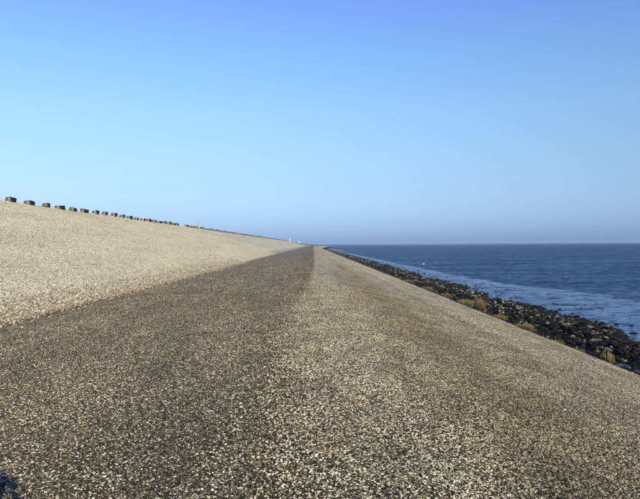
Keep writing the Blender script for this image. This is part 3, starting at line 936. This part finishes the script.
# ------------------------------------------------------------------ the photographer, whose shadow falls into the lower left corner
def skin(name, verts, edges, radii, mat, parent, sub=2, root_i=0):
    me = bpy.data.meshes.new(name)
    me.from_pydata(verts, edges, [])
    o = obj(name, me, parent)
    mod = o.modifiers.new('skin', 'SKIN'); mod.use_smooth_shade = True
    for k, r_ in enumerate(radii):
        sv_ = me.skin_vertices[0].data[k]
        sv_.radius = (r_, r_) if not isinstance(r_, tuple) else r_
        sv_.use_root = (k == root_i)
    ss = o.modifiers.new('sub', 'SUBSURF'); ss.levels = sub; ss.render_levels = sub
    me.materials.append(mat)
    return o
def person():
    root = bpy.data.objects.new('person', None); link(root)
    root.location = (0.0, -0.30, 0.0)
    tag(root, 'standing person in dark blue jacket whose shadow falls in the lower left corner', 'person')
    skin_m = NT('skin'); skin_m.fin((.45, .27, .19), .6)
    jac = NT('navy_jacket'); jac.fin(jac.ramp(jac.noise(jac.objpos(), 30, 3, .5), [(.3, (.015, .02, .045)), (.7, (.03, .04, .08))]), .85)
    tro = NT('grey_trousers'); tro.fin((.05, .05, .055), .9)
    sho = NT('black_shoes'); sho.fin((.015, .014, .013), .5)
    hai = NT('brown_hair'); hai.fin((.05, .03, .018), .8)
    V = [(0, 0, .95), (0, 0, 1.15), (0, -.01, 1.38), (0, 0, 1.49), (0, .015, 1.60), (0, .02, 1.70),
         (-.10, 0, .88), (-.12, .01, .50), (-.13, -.01, .10), (-.13, .10, .05),
         (.10, 0, .88), (.12, .01, .50), (.13, -.01, .10), (.13, .10, .05),
         (-.17, 0, 1.40), (-.17, .12, 1.22), (-.085, .16, 1.46), (-.07, .19, 1.54),
         (.17, 0, 1.40), (.17, .12, 1.22), (.085, .16, 1.46), (.07, .19, 1.54)]
    E = [(0, 1), (1, 2), (2, 3), (3, 4), (4, 5), (0, 6), (6, 7), (7, 8), (8, 9), (0, 10), (10, 11), (11, 12), (12, 13),
         (2, 14), (14, 15), (15, 16), (16, 17), (2, 18), (18, 19), (19, 20), (20, 21)]
    Rr = [(.12, .09), (.12, .09), (.13, .085), .055, (.075, .09), (.07, .085), .085, .06, .042, .04, .085, .06, .042, .04,
          .045, .036, .028, .03, .045, .036, .028, .03]
    skin('body', V, E, Rr, skin_m.m, root)
    # jacket: torso, and sleeves that start inside the shoulders
    skin('jacket', [(0, 0, .80), (0, 0, .98), (0, 0, 1.15), (0, -.01, 1.32), (0, 0, 1.44)], [(0, 1), (1, 2), (2, 3), (3, 4)],
         [(.185, .135), (.19, .135), (.175, .13), (.20, .125), (.085, .08)], jac.m, root)
    for sgn in (-1, 1):
        skin('sleeve', [(sgn * .13, 0, 1.37), (sgn * .19, .02, 1.36), (sgn * .17, .12, 1.22), (sgn * .09, .15, 1.435)], [(0, 1), (1, 2), (2, 3)], [.085, .085, .066, .056], jac.m, root)
        skin('trouser_leg', [(sgn * .07, 0, .98), (sgn * .10, 0, .80), (sgn * .12, .01, .50), (sgn * .13, -.01, .10)], [(0, 1), (1, 2), (2, 3)], [.105, .10, .078, .066], tro.m, root)
    for sgn in (-1, 1):
        skin('shoe', [(sgn * .13, -.05, .05), (sgn * .13, .08, .045), (sgn * .135, .17, .035)], [(0, 1), (1, 2)], [(.05, .05), (.055, .045), (.045, .035)], sho.m, root)
        # hand: palm and five fingers closed round the camera
        hx = sgn * .062
        Vh = [(hx * 1.15, .165, 1.505), (hx, .19, 1.56)]
        Eh, Rh = [(0, 1)], [.028, .026]
        for f in range(4):
            zf_ = 1.585 + f * .018 - .02
            b0 = len(Vh)
            Vh += [(hx * 1.02, .202, zf_), (hx * .95, .232, zf_ + .004), (hx * .62, .240 - .002 * f, zf_ + .006)]
            Eh += [(1, b0), (b0, b0 + 1), (b0 + 1, b0 + 2)]; Rh += [.0095, .0088, .0078]
        b0 = len(Vh)
        Vh += [(hx * .7, .175, 1.545), (hx * .35, .185, 1.553)]
        Eh += [(1, b0), (b0, b0 + 1)]; Rh += [.011, .009]
        skin('hand', Vh, Eh, Rh, skin_m.m, root)
    # face details and an added hat, widened to fill out the cast shadow
    bm = bmesh.new()
    bmesh.ops.create_uvsphere(bm, u_segments=20, v_segments=14, radius=.1, matrix=Matrix.Translation((0, -.012, 1.668)) @ Matrix.Diagonal((1.14, 1.14, 1.0, 1)))
    for v in list(bm.verts):
        if v.co.y > .035 and v.co.z < 1.67: v.co.y = .035
        v.co += v.co.normalized() * .006 * mnoise.noise(v.co * 40)
    me = bpy.data.meshes.new('added_shadow_hat'); me.materials.append(hai.m); bm.to_mesh(me); bm.free(); obj('added_shadow_hat', me, root)
    bm = bmesh.new()
    bmesh.ops.create_cone(bm, cap_ends=True, segments=8, radius1=.017, radius2=.006, depth=.05, matrix=Matrix.Translation((0, .105, 1.60)))
    me = bpy.data.meshes.new('nose'); me.materials.append(skin_m.m); bm.to_mesh(me); bm.free(); obj('nose', me, root)
    ey = NT('eye'); ey.fin((.1, .08, .06), .2)
    lp = NT('lips'); lp.fin((.35, .12, .10), .5)
    for sgn in (-1, 1):
        bm = bmesh.new(); bmesh.ops.create_uvsphere(bm, u_segments=10, v_segments=8, radius=.012, matrix=Matrix.Translation((sgn * .032, .092, 1.635)))
        me = bpy.data.meshes.new('eye'); me.materials.append(ey.m); bm.to_mesh(me); bm.free(); obj('eye', me, root)
        bm = bmesh.new(); bmesh.ops.create_uvsphere(bm, u_segments=10, v_segments=8, radius=.03, matrix=Matrix.Translation((sgn * .085, .01, 1.62)) @ Matrix.Diagonal((.3, .6, 1, 1)))
        me = bpy.data.meshes.new('ear'); me.materials.append(skin_m.m); bm.to_mesh(me); bm.free(); obj('ear', me, root)
    bm = bmesh.new(); bmesh.ops.create_uvsphere(bm, u_segments=10, v_segments=8, radius=.024, matrix=Matrix.Translation((0, .098, 1.562)) @ Matrix.Diagonal((1, .3, .3, 1)))
    me = bpy.data.meshes.new('mouth'); me.materials.append(lp.m); bm.to_mesh(me); bm.free(); obj('mouth', me, root)
    # the small camera in the hands: behind the render camera
    cm = bpy.data.objects.new('compact_camera', None); link(cm)
    cm.location = (0, -.095, 1.60)
    tag(cm, 'small silver compact camera held up in both hands of the standing person', 'camera')
    sil = NT('camera_silver'); sil.fin((.45, .45, .46), .35, metal=.8)
    bm = bmesh.new(); bmesh.ops.create_cube(bm, size=1); bmesh.ops.scale(bm, vec=(.10, .024, .058), verts=bm.verts)
    bmesh.ops.bevel(bm, geom=bm.edges[:], offset=.006, segments=2, affect='EDGES')
    me = bpy.data.meshes.new('body'); me.materials.append(sil.m); bm.to_mesh(me); bm.free(); obj('body', me, cm)
    bm = bmesh.new(); bmesh.ops.create_cone(bm, cap_ends=True, segments=24, radius1=.022, radius2=.019, depth=.018, matrix=Matrix.Translation((0, .020, 0)) @ Matrix.Rotation(R(-90), 4, 'X'))
    me = bpy.data.meshes.new('lens'); me.materials.append(sho.m); bm.to_mesh(me); bm.free(); obj('lens', me, cm)
person()

# ------------------------------------------------------------------ haze
hz = bpy.data.materials.new('haze')
hz.use_nodes = True
hn, hl = hz.node_tree.nodes, hz.node_tree.links
hn.clear()
ho = hn.new('ShaderNodeOutputMaterial')
hv = hn.new('ShaderNodeVolumePrincipled')
hv.inputs['Color'].default_value = (.50, .70, 1.0, 1)
hv.inputs['Density'].default_value = 0.0001
hv.inputs['Anisotropy'].default_value = 0.0
hl.new(hv.outputs[0], ho.inputs['Volume'])
bm = bmesh.new(); bmesh.ops.create_cube(bm, size=1)
x0, x1, y0, y1, z0, z1 = -9100, 9100, -300, 9100, -5.0, 14.0
for v in bm.verts:
    v.co = Vector((x0 if v.co.x < 0 else x1, y0 if v.co.y < 0 else y1, z0 if v.co.z < 0 else z1))
me = bpy.data.meshes.new('haze'); me.materials.append(hz); bm.to_mesh(me); bm.free()
hb = obj('haze', me)
hb['kind'] = 'stuff'
hb['label'] = 'pale blue sea haze'
